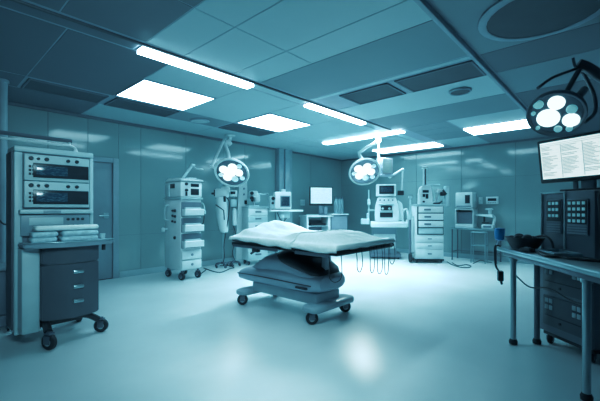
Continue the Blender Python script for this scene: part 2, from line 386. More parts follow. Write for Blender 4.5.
# overhead arm
MB().tube([(-.42, .34, 1.985), (.22, .36, 1.985)], .02, smooth=0).build('arm_bar', 'tower', t, label='dark horizontal arm')
MB().tube([(-.38, .33, 1.93), (.1, .34, 1.93), (.2, .34, 1.93), (.245, .33, 1.91), (.25, .3, 1.86), (.24, .28, 1.83)], .013).lathe([(.05, 0), (.045, .02), (.02, .04), (.015, .06)], (.235, .27, 1.829)).cyl((.2, .35, 1.93), (.2, .36, 1.985), .012).build('gooseneck', 'white', t, label='white curved support')
MB().tube([(-.38, .33, 1.93), (-.42, .34, 1.9), (-.43, .36, 1.5), (-.4, .36, 1.2), (-.34, .35, 1.1), (-.3, .35, 1.15)], .008).build('hanging_cable', 'cable', t)
# packs on the worktop
def pack(name, label, cat, x0, x1, y0, y1, z0, z1, m_, layers, grp=None):
    m = MB(); n = layers; h = (z1-z0)/n
    for i in range(n):
        j = .006*math.sin(i*2.3)
        m.box(x0+j, x1+j, y0-j, y1, z0+i*h, z0+(i+1)*h+.001, h*.45, 3)
    for v in m.bm.verts:
        v.co += noise.noise_vector(v.co*11)*.007*(0 if v.co.z < z0+.004 else 1)
    o = m.build(name, m_); tag(o, label, cat, grp)
    return o
Z0 = .947
pack('wrapped_pack', 'crinkled wrapped pack at left on tower worktop, under the white towel', 'pack', .70, .90, 3.83, 3.98, Z0, Z0+.095, 'pack', 2)
pack('wrapped_pack', 'wide wrapped pack at right on tower worktop, under the white towel', 'pack', .93, 1.24, 3.82, 3.98, Z0, Z0+.095, 'pack', 2)
pack('folded_towel', 'folded white towel laid on the two wrapped packs', 'towel', .73, 1.25, 3.83, 3.97, Z0+.104, Z0+.15, 'cloth', 1)
o = MB().lathe([(.022, 0), (.026, .055), (.023, .055), (.02, .006), (0, .006)], (1.31, 3.93, Z0-.001)).build('small_cup', 'white2'); tag(o, 'small pale cup at the right end of the tower worktop', 'cup')

# ---- white trolley partly cut by the left frame edge
p = W(FX(-3, 3.55), 3.55)
t = thing('equipment_trolley', 'dark low trolley cut off by left edge behind the tall rack', 'trolley', (p.x-.08, p.y+.15, 0), 0)
MB().box(-.2, .2, -.15, .2, .16, .62, .03).build('body', 'greyd', t)
MB().box(-.22, .22, -.18, .22, .62, .66, .015).build('top', 'grey', t)
MB().prism([(-.22, .06), (.22, .06), (.22, .14), (.16, .16), (-.16, .16), (-.22, .14)], 'y', -.2, .2, .01).build('base', 'greyd', t)
for sx in (-.17, .17):
    for sy in (-.16, .16): caster(t, sx, sy, .035, .025, .075)

# ================================================================ TALL WHITE TROLLEY ON LEFT WALL
p = Vector((3.33, 5.63, 0))
t = thing('ventilator_trolley', 'tall white ventilator trolley with three open trays and two drawers by left wall', 'trolley', (3.335, 5.63, 0), 0)
a = .205; dpt = .60
MB().box(-a, a, .02, dpt, .17, 1.42, .014).build('cabinet', 'white', t)
MB().box(-a-.012, a+.012, -.03, dpt+.02, 1.42, 1.455, .01).build('top_tray', 'white2', t)
for k, z in enumerate((.19, .36)):
    d = MB().box(-a+.012, a-.012, -.012, .03, z, z+.155, .008).build('drawer', 'white', t)
    MB().lathe([(.022, 0), (.022, .012), (.015, .02), (0, .02)], (0, -.012, z+.08), RX(PI/2), seg=16).build('knob', 'grey', d)
for k, z in enumerate((.56, .84, 1.12)):
    MB().box(-a+.012, a-.012, -.004, .022, z, z+.25, .004).build('bay', 'greyd', t)
    MB().prism([(-.10, z+.02), (-.11, z+.12), (-.10, z+.135), (-.095, z+.125), (-.085, z+.035), (.0, z+.03), (.0, z+.01)], 'x', -a+.02, a-.02).box(-a+.015, -a+.025, -.10, 0, z+.01, z+.13, .002).box(a-.025, a-.015, -.10, 0, z+.01, z+.13, .002).build('tray', 'white', t)
    MB().box(-a+.04, a-.05, -.075, -.005, z+.035, z+.16, .02).build('tray_content', 'white2', t)
# left side fittings (local -x side)
for yy, zz, r in ((.2, 1.22, .028), (.28, 1.22, .022), (.2, 1.12, .026), (.28, 1.13, .024), (.2, 1.02, .022), (.29, 1.03, .022), (.21, .74, .03)):
    MB().lathe([(r, 0), (r*.9, .02), (r*.5, .03), (0, .03)], (-a, yy, zz), RY(-PI/2), seg=14).build('port', 'black', t)
MB().tube([(-a, .42, 1.32), (-a-.06, .44, 1.3), (-a-.065, .46, 1.18), (-a-.06, .46, 1.06), (-a, .45, 1.04)], .014).lathe([(.03, 0), (.03, .06), (.02, .075), (0, .075)], (-a-.075, .5, .84)).box(-a-.08, -a+.01, .48, .52, .87, .90, .004).build('side_handle', 'white2', t)
MB().tube([(a, .1, 1.36), (a+.05, .05, 1.35), (a+.07, .03, 1.28), (a+.07, .03, 1.22)], .012).lathe([(.026, 0), (.026, .06), (.01, .07)], (a+.07, .03, 1.16)).build('flow_sensor', 'white2', t)
MB().tube([(a+.07, .03, 1.16), (a+.06, .05, 1.0), (a+.01, .1, .92)], .007).build('hose', 'cable', t)
# head
MB().box(-a-.01, a+.01, .0, dpt-.04, 1.456, 1.74, .03).build('head_unit', 'white', t)
MB().prism([(-.03, 1.74), (-.03, 1.765), (.1, 1.80), (.42, 1.80), (dpt-.02, 1.75), (dpt-.02, 1.735)], 'x', -a-.02, a+.02, .008).build('head_cover', 'white', t)
MB().box(-.02, .14, -.008, .002, 1.50, 1.61, .004).box(-.02, .14, -.008, .002, 1.645, 1.70, .004).build('display', 'dark', t, label='dark display')
MB().lathe([(.026, 0), (.024, .03), (0, .03)], (-.11, 0, 1.69), RX(PI/2), seg=14).lathe([(.026, 0), (.024, .03), (0, .03)], (-.11, 0, 1.58), RX(PI/2), seg=14).box(-.125, -.095, -.02, 0, 1.48, 1.55, .003).build('dial', 'black', t)
MB().box(-a-.016, -a-.008, .2, .36, 1.62, 1.70, .003).build('side_vent', 'black', t)
MB().box(-a-.03, -a-.008, .38, .52, 1.47, 1.7, .01).build('side_block', 'white2', t)
# arm on top
MB().tube([(-.06, .2, 1.80), (.02, .17, 1.93), (.09, .15, 2.04)], .024, smooth=0).cyl((.07, .15, 2.05), (.14, .14, 2.04), .032).tube([(.11, .14, 2.03), (.16, .11, 1.99), (.20, .1, 1.985)], .014).build('arm', 'white2', t)
MB().lathe([(.0, .012), (.03, .01), (.05, -.004), (.045, -.012), (0, -.012)], (.24, .09, 1.985)).box(.0, .16, .1, .2, 1.795, 1.82, .008).build('arm_head', 'white', t)
for sx in (-.16, .16):
    for sy in (.06, .54): caster(t, sx, sy, .065, .05, .175, .3)

# ================================================================ STANDS AND COLUMN IN THE LEFT BACK GROUP
def stand_base(t, r=.22, n=5, zc=.09, m_='steeld', rot=.3):
    m = MB().cyl((0, 0, zc-.02), (0, 0, zc+.03), .035)
    for k in range(n):
        a_ = rot+2*PI*k/n; m.tube([(0, 0, zc), (r*.5*math.cos(a_), r*.5*math.sin(a_), zc), (r*math.cos(a_), r*math.sin(a_), zc-.02)], .014)
    m.build('base', m_, t)
    for k in range(n):
        a_ = rot+2*PI*k/n; caster(t, r*math.cos(a_), r*math.sin(a_), .028, .02, .07, a_)
def stand_xy(px, F): v = W(FX(px, F), F); return v
F_ = 7.55; p = stand_xy(222.5, F_)
t = thing('suction_stand', 'white suction stand with long rounded canister, left one of back group', 'medical stand', p, TC)
stand_base(t, .16)
MB().cyl((0, .03, .1), (0, .03, 1.7), .016).build('pole', 'steel', t)
MB().loft([[Vector((.115*k_*math.cos(2*PI*i/20)+dx, .09*k_*math.sin(2*PI*i/20)-.06, z)) for i in range(20)] for k_, z, dx in ((.3, .74, .05), (.72, .76, .045), (.86, .82, .04), (1.0, 1.0, .02), (1.1, 1.25, .0), (1.1, 1.45, 0), (.9, 1.5, 0), (.5, 1.51, 0))]).build('canister', 'white', t, label='long white canister')
MB().tube([(-.11, -.155, 1.34), (-.02, -.16, 1.28), (.06, -.15, 1.22), (.07, -.14, 1.02)], .011, smooth=0).build('clip_line', 'black', t)
MB().box(-.14, .13, -.13, .06, 1.49, 1.68, .03).box(-.02, .16, -.1, .05, 1.6, 1.73, .03).build('pump_head', 'white', t)
MB().cyl((-.22, -.05, 1.58), (-.12, -.05, 1.58), .022).box(-.16, -.11, -.12, 0, 1.52, 1.66, .012).box(.05, .1, -.15, -.12, 1.4, 1.52, .008).build('nozzle', 'black', t)
MB().tube([(.1, -.1, 1.5), (.17, -.1, 1.35), (.12, -.1, .9), (.05, -.08, .5), (.06, -.1, .25), (.02, 0, .12)], .009).build('hose', 'cable', t)
p = stand_xy(234, 7.75)
t = thing('drip_stand', 'slim pole stand with pump boxes beside the suction stand', 'medical stand', p, TC)
stand_base(t, .15, rot=.9)
MB().cyl((0, 0, .1), (0, 0, 1.82), .014).build('pole', 'steel', t)
MB().box(-.08, .07, -.11, .03, 1.52, 1.66, .015).build('pump', 'white', t); MB().box(-.055, .05, -.115, -.105, 1.57, 1.63, .003).build('display', 'dark', t)
MB().box(-.06, .06, -.1, .02, 1.3, 1.46, .015).build('pump', 'white2', t)
MB().loft([[Vector((.05*k_*math.cos(2*PI*i/14)+.02, .04*k_*math.sin(2*PI*i/14)-.05, z)) for i in range(14)] for k_, z in ((.3, .88), (.9, .9), (1, 1.0), (1, 1.2), (.7, 1.26), (.3, 1.27))]).build('bottle', 'white', t)
MB().tube([(-.09, 0, 1.78), (0, 0, 1.82), (.09, 0, 1.78)], .008).build('hook', 'steel', t)
MB().tube([(0, -.06, .88), (.06, -.08, .6), (-.02, -.08, .3), (.03, -.02, .12)], .007).build('hose', 'cable', t)
# column
p = stand_xy(241.5, 8.2)
t = thing('supply_tower', 'tall white tapering supply tower behind the operating table head', 'supply tower', p, -.45)
MB().prism([(-.15, 0), (.13, 0), (.13, .9), (.12, 1.7), (.11, 2.27), (-.05, 2.27), (-.08, 1.7), (-.13, .9)], 'y', -.08, .06, .012).build('housing', 'white', t)
MB().box(-.04, .10, -.088, -.079, 1.95, 2.2, .004).build('front_panel', 'white2', t)
m = MB()
for z in (1.85, 1.72, 1.59): m.lathe([(.024, 0), (.024, .02), (.012, .03), (0, .03)], (.04, -.08, z), RX(PI/2), seg=14)
m.build('gas_outlet', 'grey', t)
MB().box(.05, .11, -.1, -.079, 1.36, 1.45, .006).build('switch_box', 'black', t)
MB().box(-.17, .14, -.12, .07, 0, .09, .02).build('foot', 'white2', t)
# drawer cart beside the column
p = stand_xy(258, 7.9)
t = thing('drawer_trolley', 'white drawer trolley with a dark-lensed scope on top behind the sheet', 'trolley', p, -.3)
MB().box(-.24, .24, 0, .35, .1, 1.28, .012).build('cabinet', 'white', t)
for k, (z, h) in enumerate(((.13, .2), (.35, .2), (.57, .2), (.79, .15), (.96, .13), (1.11, .14))):
    d = MB().box(-.235, .235, -.016, .01, z, z+h-.012, .006).build('drawer', 'white' if k % 2 else 'white2', t)
    MB().box(-.07, .07, -.032, -.012, z+h*.45, z+h*.62, .005).build('handle', 'greyd', d)
MB().box(-.25, .25, -.03, .36, 1.28, 1.305, .008).build('top', 'white2', t)
for sx in (-.2, .2):
    for sy in (.05, .3): caster(t, sx, sy, .04, .03, .105)
t = thing('scope_head', 'bench scope with dark lens barrels on the drawer trolley', 'microscope', Vector((p.x, p.y, 1.306))+Vector((.03, .2, 0)), -.5)
MB().box(-.12, .12, -.1, .1, 0, .03, .01).build('foot', 'white2', t)
MB().cyl((.03, .05, .03), (.03, .05, .35), .022).build('post', 'white', t)
MB().box(-.1, .1, -.1, .08, .2, .36, .04).box(.02, .15, -.08, .05, .1, .28, .03).build('body', 'white', t)
MB().lathe([(.035, 0), (.04, .06), (.03, .08), (0, .08)], (-.06, -.1, .3), RX(PI/2)).lathe([(.035, 0), (.04, .06), (.03, .08), (0, .08)], (-.06, -.1, .19), RX(PI/2)).lathe([(.03, 0), (.034, .08), (0, .09)], (-.02, -.02, .2), RX(PI)).build('lens_barrel', 'black', t)
MB().tube([(.1, 0, .3), (.22, -.02, .28), (.32, -.02, .29)], .013, smooth=0).ell((.33, -.02, .29), (.025, .025, .025)).build('side_arm', 'steel', t)

# patient monitor on stand
p = stand_xy(281, 7.75)
t = thing('monitor_stand', 'white rolling stand with wide tray carrying the patient monitor', 'stand', p, TC+.2)
stand_base(t, .24, rot=.2)
MB().cyl((-.08, 0, .09), (-.08, 0, 1.19), .026).cyl((.06, .06, .09), (.06, .06, 1.19), .018).build('pole', 'white2', t)
MB().box(-.26, .46, -.2, .2, 1.19, 1.235, .012).build('tray', 'white', t)
MB().box(-.04, .18, -.12, .1, 1.05, 1.188, .025).lathe([(.05, 0), (.05, .06), (0, .07)], (.0, -.14, 1.06)).build('power_unit', 'white2', t)
MB().tube([(-.1, -.1, 1.18), (-.05, -.16, 1.05), (.02, -.15, .98), (.1, -.12, 1.05)], .009).build('cable', 'cable', t)
mw = p+W(-.02, 0, 1.236)
t = thing('patient_monitor', 'boxy white patient monitor with dark screen on the rolling stand', 'monitor', mw, TC+.2)
MB().box(-.14, .23, -.16, .14, .012, .39, .03).build('housing', 'white', t)
MB().box(-.02, .2, -.168, -.155, .06, .30, .008).build('bezel', 'grey', t); MB().box(0, .18, -.172, -.165, .08, .28, .003).build('screen', 'scrd', t, label='dark screen with traces')
MB().box(-.24, -.13, -.14, .1, .012, .3, .03).cyl((-.19, -.15, .25), (-.19, -.05, .25), .05).build('module_block', 'white2', t)
MB().lathe([(.04, 0), (.035, .03), (0, .03)], (-.17, -.155, .24), RX(PI/2)).lathe([(.028, 0), (.025, .03), (0, .03)], (-.18, -.145, .14), RX(PI/2)).build('knob', 'black', t)
MB().box(.03, .12, -.05, .05, .39, .45, .015).build('handle', 'white', t)
MB().box(-.2, .2, -.13, .12, 0, .013, .003).build('feet', 'black', t)

# ================================================================ DESK, MONITOR, BOTTLES
p = W(FX(323, 9.75), 9.75); ROT = -.42
t = thing('console_desk', 'white console desk with raised right end below the bright monitor', 'desk', p, ROT)
MB().box(-.62, .2, -.26, .26, 1.03, 1.075, .012).build('desktop', 'white', t)
MB().box(.12, .66, -.28, .27, 1.085, 1.12, .012).build('desktop', 'white', t)
MB().box(.14, .64, -.24, .25, 0.02, 1.085, .012).build('cabinet', 'grey', t)
MB().box(-.60, -.54, -.22, .22, 0, 1.03, .008).build('leg', 'white', t); MB().box(.04, .12, -.22, .22, 0, 1.03, .008).build('leg', 'white', t)
MB().box(-.54, .04, .17, .19, .3, .95, .004).build('back_panel', 'greyd', t)
MB().box(-.54, .04, -.2, .17, .78, .80, .004).build('shelf', 'white2', t); MB().box(-.45, 0, -.18, .1, .80, .86, .006).build('shelf_box', 'black', t)
def on(p, rot, x, y, z): v = Matrix.Rotation(rot, 4, 'Z') @ Vector((x, y, 0)); return Vector((p.x+v.x, p.y+v.y, z))
t = thing('computer_monitor', 'bright flat computer monitor on the console desk by the left wall', 'monitor', on(p, ROT, -.06, .0, 1.076), ROT-.15)
MB().box(-.16, .16, -.1, .1, 0, .02, .008).build('stand_base', 'grey', t); MB().box(-.06, .06, .0, .05, .02, .32, .008).box(.06, .16, -.08, .07, .02, .24, .01).build('stand_neck', 'grey', t)
MB().box(-.34, .34, -.03, .02, .27, .79, .014).build('bezel', 'black', t); MB().box(-.31, .31, -.034, -.029, .32, .765, .003).build('screen', 'scrb', t, label='bright screen')
t = thing('keyboard', 'pale keyboard lying on the console desk front', 'keyboard', on(p, ROT, -.40, -.15, 1.076), ROT)
MB().box(-.17, .17, -.06, .06, 0, .018, .005).build('body', 'white2', t)
m = MB()
for i in range(12):
    for j in range(4): m.box(-.16+i*.027, -.138+i*.027, -.05+j*.026, -.03+j*.026, .018, .026, .002)
m.build('keys', 'white', t)
for k, (x, r, lab) in enumerate(((.42, .055, 'clear capped tall bottle, one nearer the monitor'), (.525, .05, 'clear capped tall bottle, middle one on desk end'), (.615, .04, 'clear capped tall bottle, rightmost on desk end'))):
    t = thing('tall_bottle', lab, 'bottle', on(p, ROT, x, .02, 1.121), ROT, 'clear bottles on the desk end')
    MB().lathe([(r*.9, 0), (r, .02), (r, .36), (r*.6, .40), (r*.6, .42), (0, .42)], seg=20).build('body', 'tank', t); MB().lathe([(r*.62, .421), (r*.62, .465), (0, .47)], seg=20).build('cap', 'greyd', t)
p = W(FX(348, 10.0), 9.9)

# ================================================================ ANAESTHESIA MACHINE
F_ = 9.05; p = W(FX(386, F_), F_); ROT = TC-.18
t = thing('anaesthesia_machine', 'white anaesthesia machine with top display, wide shelf and side tubes', 'anaesthesia machine', p, ROT); t.scale = (1.035, 1.035, 1.0)
MB().box(-.34, .24, -.18, .3, .12, .80, .02).build('cabinet', 'grey', t)
MB().box(-.40, .34, -.26, .34, .04, .13, .02).build('base', 'greyd', t)
for sx in (-.32, .28):
    for sy in (-.2, .28): caster(t, sx, sy, .03, .02, .06)
d = MB().box(-.31, .21, -.2, -.17, .26, .62, .012).build('front_panel', 'white', t); MB().box(-.16, .17, -.206, -.199, .32, .5, .006).build('screen', 'dark', d)
MB().box(-.38, .48, -.34, .30, .79, .93, .02).build('worktop', 'white', t)
MB().prism([(-.27, .93), (.3, .93), (.33, 1.1), (.29, 1.35), (.22, 1.56), (-.2, 1.56), (-.26, 1.35), (-.28, 1.1)], 'y', -.12, .22, .02).build('body', 'white', t)
m = MB().box(-.15, .15, -.135, -.118, 1.04, 1.16, .006).box(-.13, .13, -.15, -.118, 1.22, 1.33, .006); m.build('vapour_bay', 'black', t, label='dark recessed bays')
MB().box(-.16, .16, -.17, -.12, 1.165, 1.205, .008).box(-.18, .18, -.16, -.12, 1.35, 1.39, .008).cyl((-.09, -.15, 1.26), (-.09, -.2, 1.26), .03).cyl((.07, -.15, 1.26), (.07, -.2, 1.26), .03).build('vaporiser', 'white2', t)
MB().prism([(.29, .95), (.4, .98), (.43, 1.15), (.38, 1.4), (.28, 1.48), (.30, 1.2)], 'y', -.08, .16, .015).build('side_cover', 'white', t)
d = MB().box(-.25, .23, -.16, .10, 1.57, 1.88, .025).build('monitor', 'white', t); MB().box(-.17, .18, -.168, -.158, 1.63, 1.84, .006).build('screen', 'dark', d); MB().box(-.14, .14, -.171, -.167, 1.68, 1.8, .003).build('screen_readout', 'scrd', d)
m = MB()
for i in range(4): m.lathe([(.018, 0), (.018, .014), (0, .016)], (-.15+i*.1, -.14, 1.475), RX(PI/2), seg=12)
m.build('knob', 'greyd', t)
MB().cyl((-.42, .02, .9), (-.42, .02, 1.75), .018).box(-.45, -.27, 0, .04, 1.2, 1.24, .005).box(-.46, -.38, -.04, .06, 1.35, 1.5, .012).lathe([(.04, 0), (.04, .16), (0, .17)], (-.44, -.02, .98)).build('side_pole', 'white2', t)
m = MB().tube([(.40, -.05, .93), (.40, -.06, 1.16), (.44, -.06, 1.24), (.50, -.06, 1.22), (.52, -.06, 1.1), (.53, -.06, .95)], .03, seg=10)
m.lathe([(.06, 0), (.065, .02), (.065, .12), (.04, .15), (0, .15)], (.53, -.06, .84)).box(.3, .58, -.12, .06, .80, .85, .01); m.build('breathing_tube', 'white', t, label='bent white breathing tube')
m = MB().box(-.62, -.4, -.2, .1, .86, 1.0, .02); m.build('side_bin', 'white2', t)
# spring arm
m = MB().box(.28, .43, -.02, .1, 1.60, 1.72, .012); m.build('arm_block', 'black', t)
MB().tube([(.38, .04, 1.7), (.40, .02, 2.25)], .022, smooth=0).tube([(.41, .02, 2.27), (.1, -.06, 2.07)], .03, smooth=0).ell((.405, .02, 2.26), (.035, .035, .035)).ell((.09, -.06, 2.065), (.04, .04, .035)).build('spring_arm', 'white', t, label='white jointed arm')

# ================================================================ DRAWER TROLLEY AT BACK WALL
F_ = 8.15; p = W(FX(429.5, F_), F_); ROT = TC-.06
t = thing('instrument_trolley', 'white five-drawer instrument trolley with black-trimmed upper bay at back wall', 'trolley', p, ROT)
MB().box(-.325, .325, 0, .46, .09, 1.33, .014).build('cabinet', 'white', t)
for k, (z, h) in enumerate(((.11, .21), (.325, .15), (.48, .16), )):
    d = MB().box(-.30, .30, -.018, .01, z, z+h-.008, .006).build('drawer', 'white', t); MB().box(-.045, .045, -.034, -.014, z+h*.42, z+h*.58, .006).build('handle', 'grey', d)
MB().box(-.28, .315, -.014, .004, .655, 1.31, .004).build('bay_trim', 'black', t, label='black trim around the upper bay')
MB().box(-.255, .30, -.022, .0, .675, .81, .004).build('bay_door', 'white2', t)
for z in (.83, 1.0, 1.165):
    d = MB().box(-.255, .30, -.05 if z < 1.1 else -.03, .01, z, z+.145, .01).build('drawer', 'white', t); MB().box(-.13, .02, -.056 if z < 1.1 else -.036, -.028, z+.05, z+.09, .004).build('label_window', 'greyd', d)
MB().box(-.34, .34, -.02, .48, 1.33, 1.36, .008).build('top', 'white2', t)
MB().box(-.33, .33, .0, .46, .05, .09, .006).build('base', 'black', t)
for sx in (-.28, .28):
    for sy in (.05, .4): caster(t, sx, sy, .03, .025, .06)
MB().cyl((-.41, .1, .1), (-.41, .1, 1.52), .02).box(-.45, -.37, .06, .14, 1.5, 1.56, .01).cyl((-.45, .1, 1.06), (-.33, .1, 1.06), .012).box(-.47, -.39, .05, .15, .98, 1.14, .012).box(-.42, -.3, .08, .12, .2, .23, .004).build('side_pole', 'white2', t)
MB().cyl((-.43, .06, .2), (-.43, .06, 1.0), .03).build('cylinder', 'greyd', t)
MB().lathe([(.06, -.02), (.115, -.02), (.12, 0), (.115, .02), (.06, .02)], (-.42, .06, .12), RY(PI/2) @ Matrix.Identity(4)).build('side_wheel', 'rubber', t)
# device on it
q = on(p, ROT, -.04, .2, 1.361)
t = thing('imaging_head', 'white arched imaging device with mast and side lens on instrument trolley', 'imaging device', q, ROT)
MB().prism([(-.16, 0), (.14, 0), (.13, .14), (.10, .30), (.10, .44), (-.08, .44), (-.13, .38), (-.15, .25)], 'y', -.14, .12, .015).build('body', 'white', t)
m = MB().box(-.10, .04, -.148, -.138, .27, .33, .004).box(-.10, -.04, -.148, -.138, .17, .24, .004).box(-.03, .03, -.148, -.138, .13, .24, .004).box(-.10, -.05, -.148, -.138, .04, .08, .004)
m.build('display', 'dark', t, label='dark display windows')
MB().cyl((-.03, .0, .44), (-.03, .0, .86), .024).box(-.075, .04, -.04, .04, .84, .895, .012).build('mast', 'white', t); MB().box(-.005, .012, -.03, .02, .46, .85, .003).build('mast_track', 'black', t)
MB().tube([(-.03, 0, .46), (.34, 0, .465)], .012, smooth=0).build('top_bar', 'steel', t)
MB().tube([(.13, 0, .03), (.24, 0, .06), (.27, -.02, .2), (.27, -.02, .36)], .022).box(.24, .40, -.08, .06, .27, .36, .03).build('side_arm', 'white', t)
MB().cyl((.38, -.04, .33), (.46, -.06, .22), .04).box(.33, .41, -.1, -.02, .2, .29, .01).build('lens', 'black', t)
MB().box(.44, .54, -.08, .06, -.05, .43, .02).box(.45, .52, -.085, -.07, .02, .12, .004).build('detector_panel', 'white2', t)
t = thing('hand_piece', 'small black hand piece lying on the front of instrument trolley', 'hand piece', on(p, ROT, .2, .06, 1.361), ROT)
MB().box(-.09, .06, -.03, .05, 0, .04, .014).cyl((.05, 0, .03), (.1, -.03, .075), .016).build('body', 'black', t)

# ================================================================ BACK TABLE WITH DEVICE AND MICROSCOPE
t = thing('side_table', 'thin-legged steel side table against the back wall under the keypad', 'table', (9.17, 2.56, 0), -PI/2)
MB().box(-.54, .5, -.23, .22, .755, .785, .005).build('tabletop', 'steel', t)
for sx in (-.51, .47):
    for sy in (-.2, .19): MB().cyl((sx, sy, 0), (sx, sy, .755), .014).cyl((sx, sy, 0), (sx, sy, .02), .02).build('leg', 'steeld', t)
MB().cyl((-.51, .19, .2), (.47, .19, .2), .01).cyl((-.51, -.2, .2), (-.51, .19, .2), .01).cyl((.47, -.2, .2), (.47, .19, .2), .01).build('stretcher', 'steeld', t)
t = thing('footstool_frame', 'small pale tubular frame standing under the side table', 'frame', (8.84, 2.42, 0), -PI/2)
for sx in (-.15, .15):
    for sy in (-.08, .08): MB().cyl((sx, sy, 0), (sx, sy, .72), .012).build('leg', 'steel', t)
MB().box(-.16, .16, -.09, .09, .40, .42, .004).cyl((-.15, -.08, .71), (.15, -.08, .71), .012).cyl((-.15, .08, .71), (.15, .08, .71), .012).build('shelf', 'steel', t)
t = thing('steriliser', 'boxy white bench steriliser with open lower bay on side table', 'steriliser', (9.17, 2.80, .786), -PI/2)
MB().box(-.21, .21, -.18, .18, 0, .1, .01).box(-.21, -.19, -.18, .18, .1, .46, .004).box(.19, .21, -.18, .18, .1, .46, .004).box(-.21, .21, -.18, .18, .44, .475, .006).box(-.2, .2, .15, .17, .08, .46).build('lower_frame', 'white', t)
MB().box(-.18, .18, -.1, .14, .11, .40, .01).build('bay', 'greyd', t, label='dark lower bay')
MB().box(-.2, .2, -.2, .17, .485, .87, .03).build('upper_unit', 'white', t); MB().box(.03, .14, -.207, -.197, .60, .80, .005).build('window', 'dark', t, label='dark window')
MB().box(-.17, .17, -.206, -.198, .515, .545, .003).build('vent_strip', 'grey', t)
t = thing('microscope', 'pale bench microscope with angled arm on the side table', 'microscope', (9.12, 2.30, .786), -PI/2)
MB().box(-.12, .14, -.13, .1, 0, .1, .02).build('base', 'white', t); MB().box(-.07, .1, -.137, -.128, .03, .08, .004).build('control_panel', 'greyd', t)
MB().tube([(.1, .05, .08), (.12, .06, .25), (.06, .03, .32)], .035, seg=12).prism([(-.26, .31), (-.26, .34), (.1, .34), (.13, .28), (.1, .26)], 'y', -.07, .06, .01).build('arm', 'white', t)
MB().cyl((.04, 0, .34), (.04, 0, .46), .035).box(-.05, .1, -.05, .05, .44, .48, .012).build('eyepiece', 'white2', t)
MB().cyl((-.08, -.01, .16), (-.08, -.01, .31), .022).box(-.12, .02, -.06, .05, .13, .15, .004).build('objective', 'black', t)

# ================================================================ OPERATING TABLE
BX, BY = 3.2, 3.05
t = thing('operating_table', 'large operating table with blue-grey sculpted base cover in the room centre', 'operating table', (BX, BY, 0), -PI/2)
def sect(x, w, zb, zt, p=2.6, n=28, dy=0):
    r = []
    for k in range(n):
        a_ = 2*PI*k/n; c, s_ = math.cos(a_), math.sin(a_)
        r.append(Vector((x, dy+w*math.copysign(abs(c)**(2/p), c), (zb+zt)/2+(zt-zb)/2*math.copysign(abs(s_)**(2/p), s_))))
    return r
MB().loft([sect(*q) for q in ((-.80, .05, .36, .40), (-.78, .20, .32, .43), (-.70, .29, .30, .465), (-.5, .33, .295, .505), (-.2, .345, .295, .535), (.2, .35, .295, .55), (.46, .34, .30, .545), (.61, .295, .325, .535, 2.6, 28, -.035), (.69, .23, .35, .52, 2.6, 28, -.06), (.72, .12, .38, .49, 2.6, 28, -.07))]).build('base_cover', 'shell', t, label='blue-grey sculpted base cover')
MB().loft([sect(*q) for q in ((-.66, .10, .42, .46), (-.55, .2, .42, .51), (-.42, .25, .42, .58), (-.28, .275, .42, .665), (-.16, .28, .42, .705), (0, .285, .42, .725), (.14, .285, .42, .70), (.30, .30, .42, .645), (.46, .30, .42, .585), (.58, .26, .42, .55, 2.6, 28, -.03), (.65, .15, .42, .52, 2.6, 28, -.05))]).build('upper_cover', 'shell', t)
MB().loft([sect(*q) for q in ((-.16, .10, .5, .705, 2.2, 28, .04), (-.12, .22, .5, .73, 2.2, 28, .03), (-.02, .275, .5, .75, 2.2, 28, .02), (.14, .295, .5, .755, 2.2, 28, .015), (.28, .30, .5, .725, 2.2, 28, .0), (.42, .295, .5, .665, 2.2, 28, -.01), (.55, .265, .48, .605, 2.2, 28, -.025), (.63, .19, .48, .565, 2.2, 28, -.045), (.66, .1, .48, .54, 2.2, 28, -.055))]).build('dark_cover', 'shelld', t, label='near-black domed top cover')
m = MB().tube([(-.72, -.285, .40), (-.4, -.345, .425), (0, -.356, .43), (.4, -.352, .425), (.6, -.335, .42)], .007); m.build('seam_strip', 'shelld', t)
MB().box(.38, .55, -.353, -.32, .37, .395, .01).build('latch', 'shelld', t)
MB().box(-.50, .58, -.22, .22, .185, .31, .02).build('plinth', 'plinth', t, label='pale grey plinth')
def foot(x, w, y0, y1, z0, z1):
    return MB().loft([[Vector((x+ww*math.copysign(abs(math.cos(2*PI*k/20))**.6, math.cos(2*PI*k/20)), y, (z0+z1)/2+(z1-z0)/2*hh*math.copysign(abs(math.sin(2*PI*k/20))**.6, math.sin(2*PI*k/20)))) for k in range(20)]
        for y, ww, hh in ((y0, w*.5, .5), (y0+.02, w*.8, .85), (y0+.07, w, 1), (y1-.07, w, 1), (y1-.02, w*.8, .85), (y1, w*.5, .5))]).build('foot_bar', 'plinth', t)
foot(-.6, .10, -.36, .36, .125, .205); foot(.58, .12, -.36, .40, .125, .21)
for x, y in ((-.6, -.30), (-.6, .30), (.58, -.29), (.58, .33)): caster(t, x, y, .068, .05, .145, -.75 if y < 0 else -.6)
MB().cyl((.05, 0, .70), (.05, 0, .80), .10).box(-.2, .4, -.16, .2, .765, .80, .01).build('lift_column', 'steeld', t)
MB().box(-.57, .52, -.50, .60, .80, .838, .008).box(.53, 1.07, -.50, .60, .80, .838, .008).build('table_frame', 'black', t, label='dark table frame')
MB().box(-.57, 1.07, -.50, .60, .842, .888, .018).build('mattress', 'mattress', t)
MB().box(-.50, .3, -.535, -.522, .785, .815, .004).box(-.4, -.37, -.522, -.49, .79, .81).box(.2, .23, -.522, -.49, .79, .81).build('side_rail', 'steeld', t)
MB().box(.55, 1.0, -.535, -.522, .785, .815, .004).box(.6, .63, -.522, -.49, .79, .81).box(.9, .93, -.522, -.49, .79, .81).build('side_rail', 'steeld', t)
MB().box(-.12, -.02, -.55, -.50, .75, .80, .01).cyl((-.07, -.55, .76), (-.07, -.6, .74), .012).build('clamp', 'black', t)
